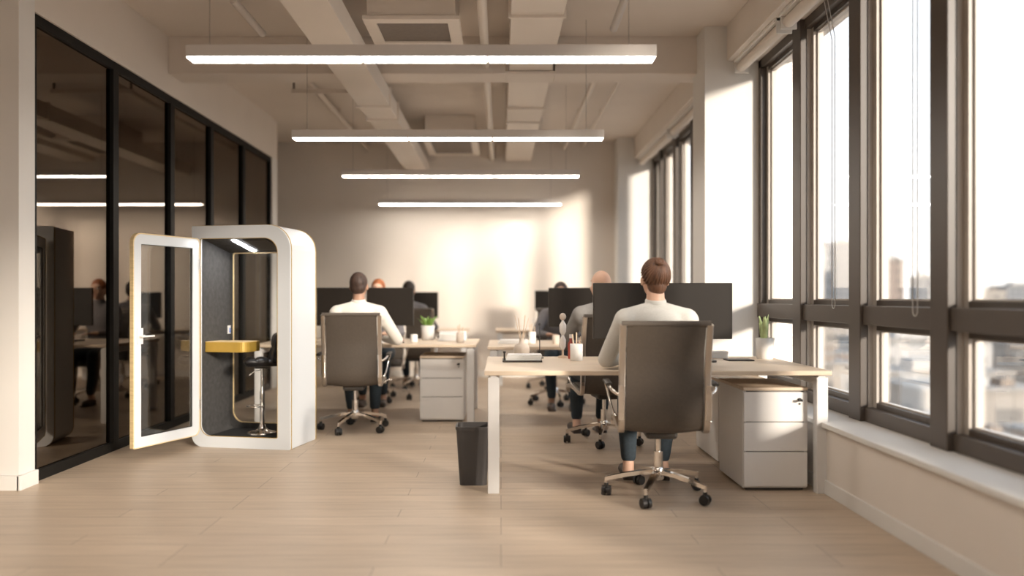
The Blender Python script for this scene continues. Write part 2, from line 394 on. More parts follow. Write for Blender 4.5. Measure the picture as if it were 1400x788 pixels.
def cassette(x0, x1, y0, y1, z0, label):
    o = empty('ceiling_cassette', ((x0 + x1) / 2, (y0 + y1) / 2, CZ)); tag(o, label, 'air conditioner', 'ceiling cassettes')
    w = (x1 - x0) / 2; d = (y1 - y0) / 2
    MB().box(-w + .03, w - .03, -d + .03, d - .03, z0 + .03 - CZ, 0).build('housing', M['duct'], o, bevel=.004)
    t = .09
    MB().ring([(-w, -d), (w, -d), (w, d), (-w, d)], [(-w + t, -d + t), (w - t, -d + t), (w - t, d - t), (-w + t, d - t)], z0 - CZ, z0 + .03 - CZ, 'z').build('bottom_frame', M['duct'], o, bevel=.003)
    MB().box(-w + t, w - t, -d + t, d - t, z0 + .012 - CZ, z0 + .029 - CZ).build('intake_grille', M['grille'], o)
cassette(-1.0, -.30, 5.78, 6.40, 3.18, 'near ceiling cassette unit with a brown grille')
cassette(-1.0, -.30, 10.2, 11.3, 3.18, 'far ceiling cassette unit above second pendant lamp')

def spot(x, y, dx, dy, label):
    o = empty('spotlight', (x, y, CZ)); tag(o, label, 'spotlight', 'ceiling spotlights')
    MB().frustum((0, 0, 0), (0, 0, -.10), .012, .012, 10).build('stem', M['lamp'], o)
    MB().ellip((0, 0, -.11), (.03, .03, .03)).build('joint', M['lamp'], o)
    MB().frustum((0, 0, -.12), (dx, dy, -.24), .03, .03, 20).build('spot_head', M['lamp'], o)
spot(-1.98, 5.95, .10, .40, 'cylindrical ceiling spotlight near the left, above nearest pendant')
spot(.91, 5.85, -.04, .38, 'cylindrical ceiling spotlight near the right, above nearest pendant')

def pendant(y, label, first=[None]):
    if first[0] is None:
        o = empty('pendant_light', (-.44, y, 2.5)); tag(o, label, 'pendant lamp', 'long linear pendant lamps'); first[0] = o
        w = 1.295; d = .055
        MB().box(-w, w, -d, d, .006, .072).build('housing', M['lamp'], o, bevel=.002)
        df = MB()
        for a, b in ((-w + .008, -.344), (-.326, .358), (.376, w - .008)): df.box(a, b, -d + .003, d - .003, 0, .012)
        df.build('diffuser', M['glow'], o)
        for x in (-1.18, 1.15):
            MB().frustum((x, 0, .07), (x, 0, CZ - 2.5), .0016, .0016, 8).build('suspension_wire', M['wire'], o)
            MB().frustum((x, 0, .07), (x, 0, .09), .012, .008, 12).build('wire_gripper', M['lamp'], o)
    else:
        o = copy_tree(first[0]); o.location.y = y; o['label'] = label
for y, l in ((4.475, 'long linear pendant lamp nearest to the viewer, the largest'), (6.72, 'second linear pendant lamp counted from the front'),
             (8.80, 'third linear pendant lamp counted from the front'), (11.45, 'farthest linear pendant lamp, close to the back wall'),
             (1.9, 'unseen linear pendant lamp added for fill above the viewpoint'), (-.8, 'unseen linear pendant lamp added for fill behind the viewpoint')):  # these two lamps are out of view, added to fill the room with light
    pendant(y, l)

# roller blinds under the bulkhead, with chain loops
def blind(y0, y1, label, chain=None):
    o = empty('roller_blind', (2.03, y0, 3.20)); tag(o, label, 'roller blind')
    L = y1 - y0
    MB().box(-.055, .08, .02, L - .02, -.025, 0).build('blind_rail', M['white'], o, bevel=.004)
    MB().frustum((.01, .03, -.062), (.01, L - .03, -.062), .042, .042, 24).build('blind_roll', M['wall'], o)
    for y in (.02, L - .035): MB().box(-.045, .07, y, y + .015, -.115, 0).build('blind_bracket', M['white'], o, bevel=.003)
    for (y, zb) in chain or []:
        pts = []
        zt = 3.13 - 3.20; zb2 = zb - 3.20
        for k in range(13): a = PI + PI * k / 12; pts.append((.09, y - y0 + .024 * math.cos(a), zb2 + .03 + .03 * math.sin(a)))
        pts = [(.03, y - y0 - .024, zt), (.09, y - y0 - .024, zt - .3)] + pts + [(.09, y - y0 + .024, zt - .3), (.03, y - y0 + .024, zt)]
        MB().sweep(pts, .0055, .0055, (1, 0, 0), 8).build('pull_chain', M['cord'], o)
blind(5.78, 6.86, 'rolled up blind above the window next to the column', [])
blind(2.60, 5.74, 'rolled up blind above the large near windows, chain hanging down', [(4.12, 1.085), (5.13, 1.11)])
blind(7.46, 9.55, 'rolled up blind over the far window band, nearer half')
blind(9.60, 11.66, 'rolled up blind over the far window band, farther half')

# ------------------------------------------------------------------ furniture makers
def make_chair():
    o = empty('office_chair', (0, 0, 0)); tag(o, 'office chair', 'chair', 'swivel office chairs')
    b = MB().lathe([(.028, .10), (.036, .115), (.036, .165), (.026, .18)], n=20)
    for k in range(5):
        a = R(-111 + 72 * k); c, s_ = math.cos(a), math.sin(a)
        pts = [(c * r, s_ * r, z) for r, z in ((.02, .150), (.10, .143), (.20, .126), (.295, .104), (.31, .099))]
        n0 = len(b.v); b.sweep(pts, .034, .024)
        for i in range(n0, len(b.v)):                                   # taper towards the tip
            v = Vector(b.v[i]); r = math.hypot(v.x, v.y); rad = v.x * c + v.y * s_; t = v.x * -s_ + v.y * c
            q = 1.15 - .5 * r / .31; b.v[i] = (rad * c - t * q * s_, rad * s_ + t * q * c, v.z)
        b.frustum((c * .305, s_ * .305, .112), (c * .305, s_ * .305, .070), .011, .010, 12)
    b.build('base', M['chrome'], o)
    for k in range(5):
        a = R(-111 + 72 * k); c, s_ = math.cos(a), math.sin(a); e = R(37 * k + 20)
        ax = Vector((math.cos(e), math.sin(e), 0)); cen = Vector((c * .305, s_ * .305, .031))
        w = MB()
        for sd in (-1, 1): w.frustum(cen + ax * .006 * sd, cen + ax * .027 * sd, .031, .028, 22)
        w.frustum(cen - ax * .008, cen + ax * .008, .02, .02, 12); w.frustum(cen, cen + Vector((0, 0, .045)), .014, .012, 12)
        w.build('castor', M['rubber'], o)
    g = MB().frustum((0, 0, .17), (0, 0, .27), .027, .027, 20); g.frustum((0, 0, .26), (0, 0, .40), .016, .016, 18)
    g.build('gas_lift', M['chrome'], o)
    MB().box(-.09, .09, -.16, .10, .365, .415).build('tilt_mechanism', M['plastic'], o, bevel=.018)
    lv = MB().sweep([(.08, 0, .40), (.22, .02, .41), (.30, .03, .44)], .009, .009, (0, 0, 1), 8); lv.ellip((.305, .03, .44), (.02, .01, .008)); lv.build('tilt_lever', M['chrome'], o)
    # seat sling
    def strip(prof, hw, th, name, seg_bow=0.0):
        m = MB(); n = len(prof); nx = 9; vs = []
        P = [Vector((0, y, z)) for y, z in prof]
        for side in (1, -1):
            for i, p in enumerate(P):
                t = (P[min(i + 1, n - 1)] - P[max(i - 1, 0)]).normalized(); nr = Vector((0, -t.z, t.y))
                for j in range(nx):
                    u = -1 + 2 * j / (nx - 1); q = p + nr * (side * th / 2) - nr * seg_bow * (1 - u * u) * -1
                    vs.append((hw * u, q.y, q.z))
        f = []
        for s0 in (0, n * nx):
            f += [(s0 + i * nx + j, s0 + i * nx + j + 1, s0 + (i + 1) * nx + j + 1, s0 + (i + 1) * nx + j) for i in range(n - 1) for j in range(nx - 1)]
        m.add(vs, f, True)
        q = n * nx
        e = [(i * nx, (i + 1) * nx, q + (i + 1) * nx, q + i * nx) for i in range(n - 1)] + [(i * nx + nx - 1, (i + 1) * nx + nx - 1, q + (i + 1) * nx + nx - 1, q + i * nx + nx - 1) for i in range(n - 1)]
        e += [(j, j + 1, q + j + 1, q + j) for j in range(nx - 1)] + [((n - 1) * nx + j, (n - 1) * nx + j + 1, q + (n - 1) * nx + j + 1, q + (n - 1) * nx + j) for j in range(nx - 1)]
        m.add(vs, e)
        return m
    def smooth(pts, k=4):
        out = []
        n = len(pts)
        for i in range(n - 1):
            p0, p1, p2, p3 = pts[max(i - 1, 0)], pts[i], pts[i + 1], pts[min(i + 2, n - 1)]
            for j in range(k):
                t = j / k
                out.append(tuple(.5 * ((2 * b) + (-a + c) * t + (2 * a - 5 * b + 4 * c - d) * t * t + (-a + 3 * b - 3 * c + d) * t ** 3) for a, b, c, d in zip(p0, p1, p2, p3)))
        return out + [pts[-1]]
    seat = smooth([(.27, .405), (.25, .445), (.12, .462), (-.06, .445), (-.16, .43)])
    back = smooth([(-.155, .432), (-.205, .445), (-.238, .52), (-.25, .68), (-.262, .82), (-.315, 1.025)])
    strip(seat, .215, .03, 'seat').build('seat', M['mesh'], o)
    bo = strip(back, .215, .024, 'backrest', .018).build('backrest', M['mesh'], o)
    MB().frustum((-.245, -.318, 1.032), (.245, -.318, 1.032), .019, .019, 20).build('top_roll', M['mesh'], bo)
    whole = smooth([(.285, .385), (.265, .43), (.12, .452), (-.06, .437), (-.19, .425), (-.235, .47), (-.252, .62), (-.264, .80), (-.321, 1.03)], 5)
    for sd in (-1, 1):
        MB().sweep([(sd * .238, y, z) for y, z in whole], .034, .036, (1, 0, 0)).build('side_frame', M['satin'], o, bevel=.006)
        arm = smooth([(.236, -.245, .62), (.285, -.225, .65), (.300, -.15, .67), (.305, .05, .675), (.300, .135, .655), (.285, .15, .60), (.262, .11, .50), (.236, .06, .445)], 4)
        ao = MB().sweep([(sd * x, y, z) for x, y, z in arm], .024, .016, (1, 0, 0), 10).build('armrest', M['chrome'], o)
        MB().sweep([(sd * .302, -.16, .68), (sd * .305, -.05, .686), (sd * .305, .06, .686), (sd * .302, .12, .675)], .042, .02, (0, 0, 1), 14).build('arm_pad', M['plastic'], ao)
        MB().sweep([(sd * .242, y - .016, z) for y, z in whole if z > .47 and y < -.2 and z < .72], .024, .034, (1, 0, 0)).build('frame_clamp', M['chrome'], ao, bevel=.004)
    return o
chair0 = make_chair(); _used = []
def chair(x, y, deg, label):
    o = chair0 if not _used else copy_tree(chair0); _used.append(1)
    return place(o, x, y, 0, R(deg), label, 'swivel office chairs')

def desk(x0, x1, y0, y1, label):
    o = empty('desk', ((x0 + x1) / 2, (y0 + y1) / 2, 0)); tag(o, label, 'desk', 'white framed oak desks')
    w = (x1 - x0) / 2; d = (y1 - y0) / 2
    MB().box(-w, w, -d, d, .712, .74).build('tabletop', M['oak'], o, bevel=.004)
    for sx in (-1, 1):
        for sy in (-1, 1):
            x = sx * (w - .055); y = sy * (d - .04)
            MB().box(x - .034, x + .034, y - .03, y + .03, 0, .70).build('leg', M['legw'], o, bevel=.004)
        x = sx * (w - .055)
        MB().box(x - .03, x + .03, -d + .07, d - .07, .655, .705).build('side_rail', M['legw'], o, bevel=.003)
    fr = MB().box(-w + .09, w - .09, d - .16, d - .12, .65, .70)
    for x in (-w + .055, w - .055):
        for y in (-d + .04, d - .04): fr.box(x - .02, x + .02, y - .02, y + .02, .70, .712)
    fr.build('cross_rail', M['legw'], o)
    return o

def pedestal(x0, x1, y0, y1, h, label, locked=True):
    o = empty('drawer_pedestal', ((x0 + x1) / 2, (y0 + y1) / 2, 0)); tag(o, label, 'drawer cabinet', 'white drawer pedestals')
    w = (x1 - x0) / 2; d = (y1 - y0) / 2
    MB().box(-w, w, -d + .02, d, .015, h - .02).build('body', M['laminate'], o, bevel=.003)
    MB().box(-w + .02, w - .02, -d + .03, d - .02, 0, .016).build('plinth', M['plastic'], o)
    MB().box(-w - .002, w + .002, -d, d, h - .02, h).build('top_panel', M['oak'], o, bevel=.003)
    zs = [.025, .025 + (h - .05) * .37, .025 + (h - .05) * .68, h - .026]
    for k in range(3):
        dr = MB().box(-w + .002, w - .002, -d, -d + .019, zs[k] + .003, zs[k + 1] - .003).build('drawer', M['laminate'], o, bevel=.002)
        MB().box(-w + .02, w - .02, -d + .012, -d + .0195, zs[k + 1] - .004, zs[k + 1] + .003).build('finger_gap', M['joint'], dr)
    if locked:
        lk = MB().frustum((w - .05, -d - .008, h - .075), (w - .05, -d + .002, h - .075), .011, .011, 16)
        lk.box(w - .053, w - .047, -d - .03, -d - .006, h - .08, h - .07); lk.frustum((w - .05, -d - .004, h - .10), (w - .05, -d + .002, h - .10), .006, .006, 12)
        lk.box(w - .066, w - .04, -d - .03, -d - .026, h - .083, h - .069)
        lk.build('lock', M['rubber'], o)
    return o

def monitor(x, y, z0, deg, w, h, label, stand=True):
    """z0: table height; screen from z 0.90 to 0.90+h"""
    o = empty('monitor', (x, y, z0)); o.rotation_euler.z = R(deg); tag(o, label, 'monitor', 'dark desktop monitors')
    zb = .155
    MB().box(-w / 2, w / 2, 0, .03, zb, zb + h).build('housing', M['screen'], o, bevel=.005)
    MB().box(-w / 2 + .010, w / 2 - .010, -.0015, .001, zb + .016, zb + h - .010).build('screen', M['screen'], o)
    n = MB().box(-.03, .03, .03, .055, .02, zb + .22); n.box(-.05, .05, .028, .045, zb + .1, zb + .2)
    n.build('stand_neck', M['plastic'], o, bevel=.004)
    MB().prism(rrect(-.12, .12, -.06, .11, .03, 4), 0, .012, 'z').build('stand_foot', M['plastic'], o)
    return o

# ------------------------------------------------------------------ near desk (right row)
desk(-.10, 1.985, 4.82, 6.00, 'nearest oak topped desk with white legs, by the windows')
desk(-.12, 1.93, 7.20, 8.30, 'middle oak desk in the row along the windows')
desk(-.07, 1.66, 10.75, 11.60, 'farthest desk of the row along the windows')
desk(-2.33, -.23, 7.52, 8.62, 'nearer oak desk of the left row, behind the booth')
desk(-2.30, -.45, 10.75, 11.60, 'farther desk of the left row, near the back wall')
pedestal(1.478, 1.868, 4.90, 5.45, .632, 'white drawer pedestal under nearest desk, key in the lock')
pedestal(1.54, 1.90, 5.68, 6.35, .60, 'white pedestal half hidden behind the drawer pedestal with key', False)
pedestal(-.77, -.35, 7.62, 8.20, .624, 'white drawer pedestal under the left row desk')
monitor(.868, 5.50, .74, 0, .475, .385, 'left one of the two dark monitors on the nearest desk')
m = monitor(1.345, 5.50, .74, 0, .475, .385, 'right one of the two dark monitors on the nearest desk')
monitor(.72, 7.78, .74, 0, .52, .38, 'left dark monitor on the middle right desk')
monitor(1.26, 7.78, .74, 0, .52, .38, 'right dark monitor on the middle right desk')
monitor(.72, 11.15, .74, 0, .50, .38, 'dark monitor on the farthest right desk')
monitor(-1.625, 8.12, .74, 0, .475, .385, 'left dark monitor in front of the person in white')
monitor(-1.12, 8.12, .74, 0, .475, .385, 'right dark monitor in front of the person in white')
monitor(-1.08, 11.12, .74, 0, .42, .36, 'dark monitor on the farther left row desk')

chair(.932, 4.77, -3, 'near office chair with a taupe back, holding the grey shirted woman')
chair(.84, 6.56, 8, 'office chair of the bald person behind the nearest desk')
chair(.60, 8.95, 172, 'office chair turned towards the viewer behind middle right desk')
chair(.66, 10.45, 6, 'farthest office chair, in front of the farthest right desk')
chair(-1.30, 7.17, 4, 'office chair with brown back of the man in white')
chair(-1.36, 9.25, 186, 'office chair behind the left desk monitors, under the red haired person')
chair(-1.10, 10.40, 0, 'office chair at the farther left row desk')

# waste bin
o = empty('waste_bin', (-.175, 5.13, 0)); tag(o, 'charcoal plastic waste bin beside the left leg of nearest desk', 'waste bin')
bot = rrect(-.085, .085, -.085, .085, .03, 5); top = rrect(-.108, .108, -.105, .105, .035, 5)
n = len(bot); vs = [(a, b, 0) for a, b in bot] + [(a, b, .365) for a, b in top] + [(a * .94, b * .94, .365) for a, b in top] + [(a * .94, b * .94, .01) for a, b in bot]
fs = [tuple(range(n)), tuple(range(3 * n, 4 * n))] + [(r * n + i, r * n + (i + 1) % n, (r + 1) * n + (i + 1) % n, (r + 1) * n + i) for r in range(3) for i in range(n)]
MB().add(vs, fs).build('bin_body', M['bin'], o)
MB().ring([(a * 1.03, b * 1.03) for a, b in top], [(a * .97, b * .97) for a, b in top], .35, .37, 'z').build('rim', M['bin'], o)

# ------------------------------------------------------------------ things on the desks
TZ = .7402
def vase(x, y):
    o = empty('diffuser_bottle', (x, y, TZ)); tag(o, 'beige stoneware bottle with thin reeds on nearest desk', 'bottle')
    MB().lathe([(.045, 0), (.055, .01), (.057, .07), (.05, .095), (.02, .11), (.016, .14), (.02, .145)], n=24).build('bottle', M['clay'], o)
    for k in range(6): a = k * 1.05; MB().frustum((.006 * math.cos(a), .006 * math.sin(a), .12), (.05 * math.cos(a), .05 * math.sin(a), .29 + .02 * (k % 2)), .0022, .0022, 6).build('reed', M['pencil'], o)
vase(.15, 5.84)
def cup(x, y, r, h, mt, label, pens=0, z=TZ, name='pencil_cup', cat='cup'):
    o = empty(name, (x, y, z)); tag(o, label, cat)
    MB().lathe([(r * .9, 0), (r, .006), (r, h), (r * .9, h), (r * .86, .01), (.001, .008)], n=24, closed=True).build('cup_body', mt, o)
    MB().lathe([(r * .88, 0), (r * .88, .01)], n=24).build('cup_floor', mt, o)
    for k in range(pens):
        a = k * 2.1 + .4; MB().frustum((r * .3 * math.cos(a), r * .3 * math.sin(a), .012), (r * .75 * math.cos(a), r * .75 * math.sin(a), h + .05 + .015 * (k % 3)), .0045, .0045, 8).build('pencil', M['pencil'], o)
    return o
cup(.525, 5.60, .044, .118, M['ceramic'], 'white cup holding pencils to the left of the grey sleeved elbow', 3)
o = empty('wooden_figure', (.45, 5.86, TZ)); tag(o, 'slim turned wooden figure with a ball head on nearest desk', 'figurine')
MB().lathe([(.035, 0), (.035, .012), (.008, .018), (.008, .06)], n=20).build('stand', M['pencil'], o)
MB().lathe([(.010, .06), (.022, .08), (.024, .13), (.012, .155), (.010, .165)], n=20).build('lower_body', M['ceramic'], o)
MB().lathe([(.010, .165), (.024, .19), (.026, .24), (.010, .265), (.008, .275)], n=20).build('upper_body', M['ceramic'], o)
MB().ellip((0, 0, .30), (.024, .024, .027)).build('head', M['clay'], o)
o = empty('red_bottle', (.50, 5.78, TZ)); tag(o, 'small dark red bottle between wooden figure and white cup', 'bottle')
MB().lathe([(.018, 0), (.02, .01), (.02, .11), (.009, .13), (.009, .15)], n=18).build('bottle_body', M['red'], o)
MB().lathe([(.011, .148), (.011, .175)], n=14).build('bottle_cap', M['ceramic'], o)
o = empty('paper_tray', (.15, 5.55, TZ)); tag(o, 'low tray with a stack of white papers on nearest desk', 'paper tray')
MB().box(-.14, .13, -.10, .12, 0, .012).build('tray', M['plastic'], o, bevel=.003)
for k in range(4): MB().box(-.115 + .004 * k, .12 + .003 * k, -.092 + .004 * k, .11, .0125 + k * .009, .0205 + k * .009).build('paper_stack', M['paper'], o)
MB().lathe([(.006, .012), (.006, .06), (.010, .062), (.010, .072)], cx=-.127, cy=-.05, n=12).build('peg', M['rubber'], o)
o = empty('memo_stand', (.28, 5.82, TZ)); tag(o, 'thin black upright rod stand on nearest desk', 'memo stand')
MB().lathe([(.03, 0), (.03, .006)], n=20).build('foot', M['rubber'], o); MB().frustum((0, 0, .006), (0, 0, .24), .003, .003, 8).build('rod', M['rubber'], o)
MB().ellip((0, 0, .245), (.010, .004, .010)).build('clip', M['rubber'], o)
o = empty('keyboard', (1.13, 5.22, TZ)); tag(o, 'low white keyboard in front of the woman in grey', 'keyboard')
MB().box(-.21, .21, -.06, .06, 0, .012).build('keyboard_body', M['laminate'], o, bevel=.004)
kk = MB()
for r_ in range(4):
    for c_ in range(14): kk.box(-.2 + c_ * .0286, -.2 + c_ * .0286 + .024, -.052 + r_ * .027, -.052 + r_ * .027 + .022, .012, .016)
kk.build('keys', M['paper'], o)
o = empty('tablet', (1.66, 5.62, TZ)); tag(o, 'thin dark tablet lying flat near the potted succulent', 'tablet')
MB().box(-.09, .09, -.07, .07, 0, .009).build('tablet_body', M['rubber'], o, bevel=.003); MB().box(-.082, .082, -.062, .062, .009, .0096).build('tablet_screen', M['screen'], o)
o = empty('paper_box', (1.42, 5.86, TZ)); tag(o, 'low white box behind the right monitor of nearest desk', 'box')
MB().box(-.22, .22, -.05, .05, 0, .045).build('box_body', M['paper'], o, bevel=.004); MB().box(-.222, .222, -.052, .052, .035, .05).build('box_lid', M['laminate'], o, bevel=.003)

def leaf_mesh(pts, w, th=.004):
    """a fleshy pointed leaf along pts"""
    m = MB(); n = len(pts); vs = []; k = 8
    for i, p in enumerate(pts):
        t = i / (n - 1); ww = w * (math.sin(PI * min(1, (t * .9 + .16))) ** .7 if t < .98 else .02); ww = max(ww, .001)
        for j in range(k):
            a = 2 * PI * j / k; vs.append(Vector(p[:3]) + Vector((math.cos(a) * ww * math.cos(p[3]), math.cos(a) * ww * math.sin(p[3]), 0)) + Vector((-math.sin(p[3]), math.cos(p[3]), 0)) * math.sin(a) * max(th * ww / w * 2, .0008))
    fs = [(i * k + j, i * k + (j + 1) % k, (i + 1) * k + (j + 1) % k, (i + 1) * k + j) for i in range(n - 1) for j in range(k)] + [tuple(range(k - 1, -1, -1)), tuple(range((n - 1) * k, n * k))]
    return m.add(vs, fs, True)
def potted(name, x, y, z, r, ph, leaves, lh, lw, mt_leaf, pot_mt, label, spread=.5, th=.004):
    o = empty(name, (x, y, z)); tag(o, label, 'potted plant')
    MB().lathe([(r * .82, 0), (r * .86, .004), (r, ph), (r * .9, ph), (r * .86, ph - .02), (.001, ph - .02)], n=28, closed=True).build('pot', pot_mt, o)
    MB().lathe([(r * .84, ph - .04), (r * .87, ph - .014)], n=24).build('soil', M['soil'], o)
    MB().lathe([(r * .8, 0), (r * .8, .01)], n=24).build('pot_foot', pot_mt, o)
    for k in range(leaves):
        a = 2 * PI * k / leaves * 1.618 + k; rr = r * .55 * ((k % 3) / 2.2); h = lh * random.uniform(.7, 1)
        pts = []
        for i in range(8):
            t = i / 7; q = rr + spread * r * t * t * random.uniform(.9, 1.1)
            pts.append((math.cos(a) * q, math.sin(a) * q, ph - .03 + h * t, a + PI / 2))
        leaf_mesh(pts, lw, th).build('leaf', mt_leaf, o)
    return o
potted('potted_succulent', 1.895, 5.78, TZ, .066, .15, 9, .21, .018, M['pale_leaf'], M['ceramic'], 'potted succulent with upright pale green leaves at window end of nearest desk', .45, .009)
potted('potted_plant', -.76, 8.36, TZ, .072, .15, 16, .14, .022, M['leaf'], M['ceramic'], 'small green plant in a white pot on the left row desk', 1.1)
potted('floor_plant', -3.22, 11.25, 0, .16, .38, 26, 1.35, .055, M['leaf'], M['ceramic'], 'tall green plant in the far left corner, glimpsed through the booth', 1.9)
cup(-.86, 7.95, .035, .075, M['ceramic'], 'small white mug in front of the potted plant on left row desk', 0, name='mug', cat='mug')
o = empty('red_stapler', (-.99, 7.80, TZ)); tag(o, 'small red stapler on the left row desk', 'stapler')
MB().box(-.05, .05, -.013, .013, 0, .012).build('stapler_base', M['rubber'], o, bevel=.003); MB().box(-.05, .045, -.011, .011, .016, .035).build('stapler_arm', M['red'], o, bevel=.005); MB().box(-.048, -.03, -.010, .010, .01, .018).build('hinge', M['chrome'], o)
o = empty('document_tray', (-.50, 8.25, TZ)); tag(o, 'white document tray with papers at the right end of left row desk', 'paper tray')
MB().box(-.14, .14, -.12, .12, 0, .01).build('tray', M['legw'], o, bevel=.002)
for k in range(3): MB().box(-.125, .125 - .01 * k, -.11, .105, .0105 + .02 * k, .0285 + .02 * k).build('paper_stack', M['paper'], o)
MB().box(-.14, .14, .112, .12, .01, .09).build('tray_back', M['legw'], o)
cup(-.40, 7.86, .038, .10, M['clay'], 'beige pen cup at the right end of left row desk', 4)
cup(.52, 7.60, .034, .085, M['clay'], 'beige mug on the middle right desk', 0, name='mug', cat='mug')
cup(.30, 7.75, .036, .11, M['ceramic'], 'white pen pot on the middle right desk', 4)
o = empty('paper_pile', (.12, 7.72, TZ)); tag(o, 'loose pile of white papers on the middle right desk', 'papers')
for k in range(3): MB().box(-.15 + .01 * k, .14, -.11, .10, .0002 + .012 * k, .0118 + .012 * k).build('paper_stack', M['paper'], o)
o = empty('desk_sorter', (.33, 11.2, TZ)); tag(o, 'white file sorter on the farthest right desk', 'file sorter')
MB().box(-.12, .12, -.1, .1, 0, .01).build('sorter_base', M['legw'], o)
for k in range(4): MB().box(-.12 + .076 * k, -.112 + .076 * k, -.1, .1, .01, .14 + .02 * (k % 2)).build('divider', M['legw'], o)
o = empty('keyboard', (-1.33, 7.78, TZ)); tag(o, 'white keyboard in front of the person in white', 'keyboard')
MB().box(-.21, .21, -.06, .06, 0, .014).build('keyboard_body', M['laminate'], o, bevel=.004)

# ------------------------------------------------------------------ people
def bake(mb, name, mt, voxel, parent, sm=4):
    o = mb.build(name + '_raw', mt)
    r = o.modifiers.new('r', 'REMESH'); r.mode = 'VOXEL'; r.voxel_size = voxel; r.use_smooth_shade = True
    s = o.modifiers.new('s', 'SMOOTH'); s.iterations = sm; s.factor = .5
    dg = bpy.context.evaluated_depsgraph_get(); ev = o.evaluated_get(dg)
    me = bpy.data.meshes.new_from_object(ev); me.name = name
    bpy.data.objects.remove(o)
    me.materials.clear(); me.materials.append(mt)
    me.polygons.foreach_set('use_smooth', [True] * len(me.polygons))
    q = bpy.data.objects.new(name, me); C.objects.link(q); q.parent = parent
    return q

def person(x, y, deg, label, skin, shirt, hair, hairstyle, vox=.009, head_turn=0, lean=0.0, larm=None, rarm=None, hz=0.0, w=1.0, collar=True, look=0.0):
    """seated figure; local +Y is forward, origin on the floor below the seat"""
    o = empty('person', (x, y, 0), R(deg)); tag(o, label, 'person')
    F = lambda p: Vector((p[0] * w, p[1] + lean * max(0, p[2] - .5), p[2] + hz * (1 if p[2] > .45 else 0)))
    pel = (0, -.06, .555); neck = F((0, .02, 1.135)); hc = F((0, .055, 1.285))
    sh = [F((s * .175, 0, 1.045)) for s in (-1, 1)]
    el = [larm[0] if larm else (-.275, .17, .785), rarm[0] if rarm else (.275, .17, .785)]
    ha = [larm[1] if larm else (-.11, .43, .785), rarm[1] if rarm else (.11, .43, .785)]
    hip = [(s * .095, -.03, .545) for s in (-1, 1)]; kn = [(s * .12, .40, .545) for s in (-1, 1)]
    an = [(s * .11, .44, .115) for s in (-1, 1)]
    rotH = Matrix.Rotation(R(head_turn), 3, 'Z') @ Matrix.Rotation(R(look), 3, 'X')
    H = lambda a, b, c: hc + rotH @ Vector((a, b, c))
    def torso(m, g):
        m.ellip(F((0, -.03, .60)), (.165 * w + g, .12 + g, .13 + g))
        m.ellip(F((0, -.02, .76)), (.140 * w + g, .10 + g, .17 + g))
        m.ellip(F((0, -.01, .93)), (.165 * w + g, .108 + g, .17 + g))
        m.ellip(F((0, -.01, 1.03)), (.165 * w + g, .085 + g, .075 + g))
        for s in (-1, 1):
            m.capsule(F((s * .035, 0, 1.095)), F((s * .165, 0, 1.04)), .042 + g, .058 + g)
            m.ellip(F((s * .165, -.005, 1.03)), (.062 * w + g, .065 + g, .07 + g))
    b = MB(); torso(b, 0)
    b.capsule(F((0, .0, 1.05)), F((0, .028, 1.20)), .060, .053)
    # head: skull, jaw, nose, brow, ears
    b.ellip(H(0, -.012, .02), (.075, .094, .098), rotH); b.ellip(H(0, .02, -.035), (.062, .075, .075), rotH); b.ellip(H(0, .05, -.085), (.035, .035, .026), rotH)
    b.ellip(H(0, .098, -.018), (.012, .018, .024), rotH); b.capsule(H(0, .088, .02), H(0, .104, -.022), .008, .011)
    b.ellip(H(0, .074, .036), (.052, .018, .012), rotH)
    for s in (-1, 1): b.ellip(H(s * .079, -.006, -.012), (.009, .019, .031), rotH @ Matrix.Rotation(R(s * -14), 3, 'Z')); b.ellip(H(s * .035, .07, -.03), (.02, .02, .02), rotH)
    for i, s in enumerate((-1, 1)):
        b.chain([sh[i], el[i]], [.047, .037]); 
        wr = Vector(ha[i]) - (Vector(ha[i]) - Vector(el[i])).normalized() * .07
        b.chain([el[i], wr], [.037, .025])
        # palm, four fingers with knuckle bends, thumb from the side
        d = (Vector(ha[i]) - Vector(el[i])).normalized(); d.z = 0; d.normalize(); side = Vector((-d.y, d.x, 0)) * (1 if s > 0 else -1)   # side: towards the thumb (inwards)
        pc = Vector(ha[i]); b.capsule(wr, pc - d * .01, .024, .022)
        for q in (-1, 0, 1): b.capsule(wr + side * .016 * q, pc + side * .022 * q + d * .025, .014, .012, 10)
        for q, Lf in ((-1.5, .058), (-.5, .070), (.5, .074), (1.5, .066)):
            r0 = pc + side * .0195 * q + d * .03; k1 = r0 + d * Lf * .45 + Vector((0, 0, .006)) + side * .003 * q; k2 = k1 + d * Lf * .30 - Vector((0, 0, .010)); k3 = k2 + d * Lf * .22 - Vector((0, 0, .012))
            b.chain([r0, k1, k2, k3], [.0095, .009, .0082, .0072], 8)
        t0 = wr + side * .024 + d * .01; b.chain([t0, t0 + side * .022 + d * .032, t0 + side * .026 + d * .062 - Vector((0, 0, .006))], [.013, .0105, .0085], 8)
        b.chain([hip[i], kn[i]], [.078, .056]); b.chain([kn[i], (kn[i][0], kn[i][1] + .0, .36), an[i]], [.055, .052, .036])
        b.capsule(an[i], (an[i][0] * 1.05, an[i][1] - .03, .05), .036, .038); b.capsule((an[i][0], an[i][1] - .02, .045), (an[i][0] * 1.15, an[i][1] + .15, .035), .036, .03)
    bake(b, 'body', skin, vox * .8, o)
    # shirt
    m = MB(); torso(m, .014)
    for i in range(2):
        wr = Vector(ha[i]) - (Vector(ha[i]) - Vector(el[i])).normalized() * .085
        m.chain([sh[i], el[i]], [.063, .052]); m.chain([el[i], wr], [.052, .037])
    m.capsule(F((0, .0, 1.05)), F((0, .015, 1.12)), .072, .064)
    so = bake(m, 'shirt', shirt, vox, o, 14)
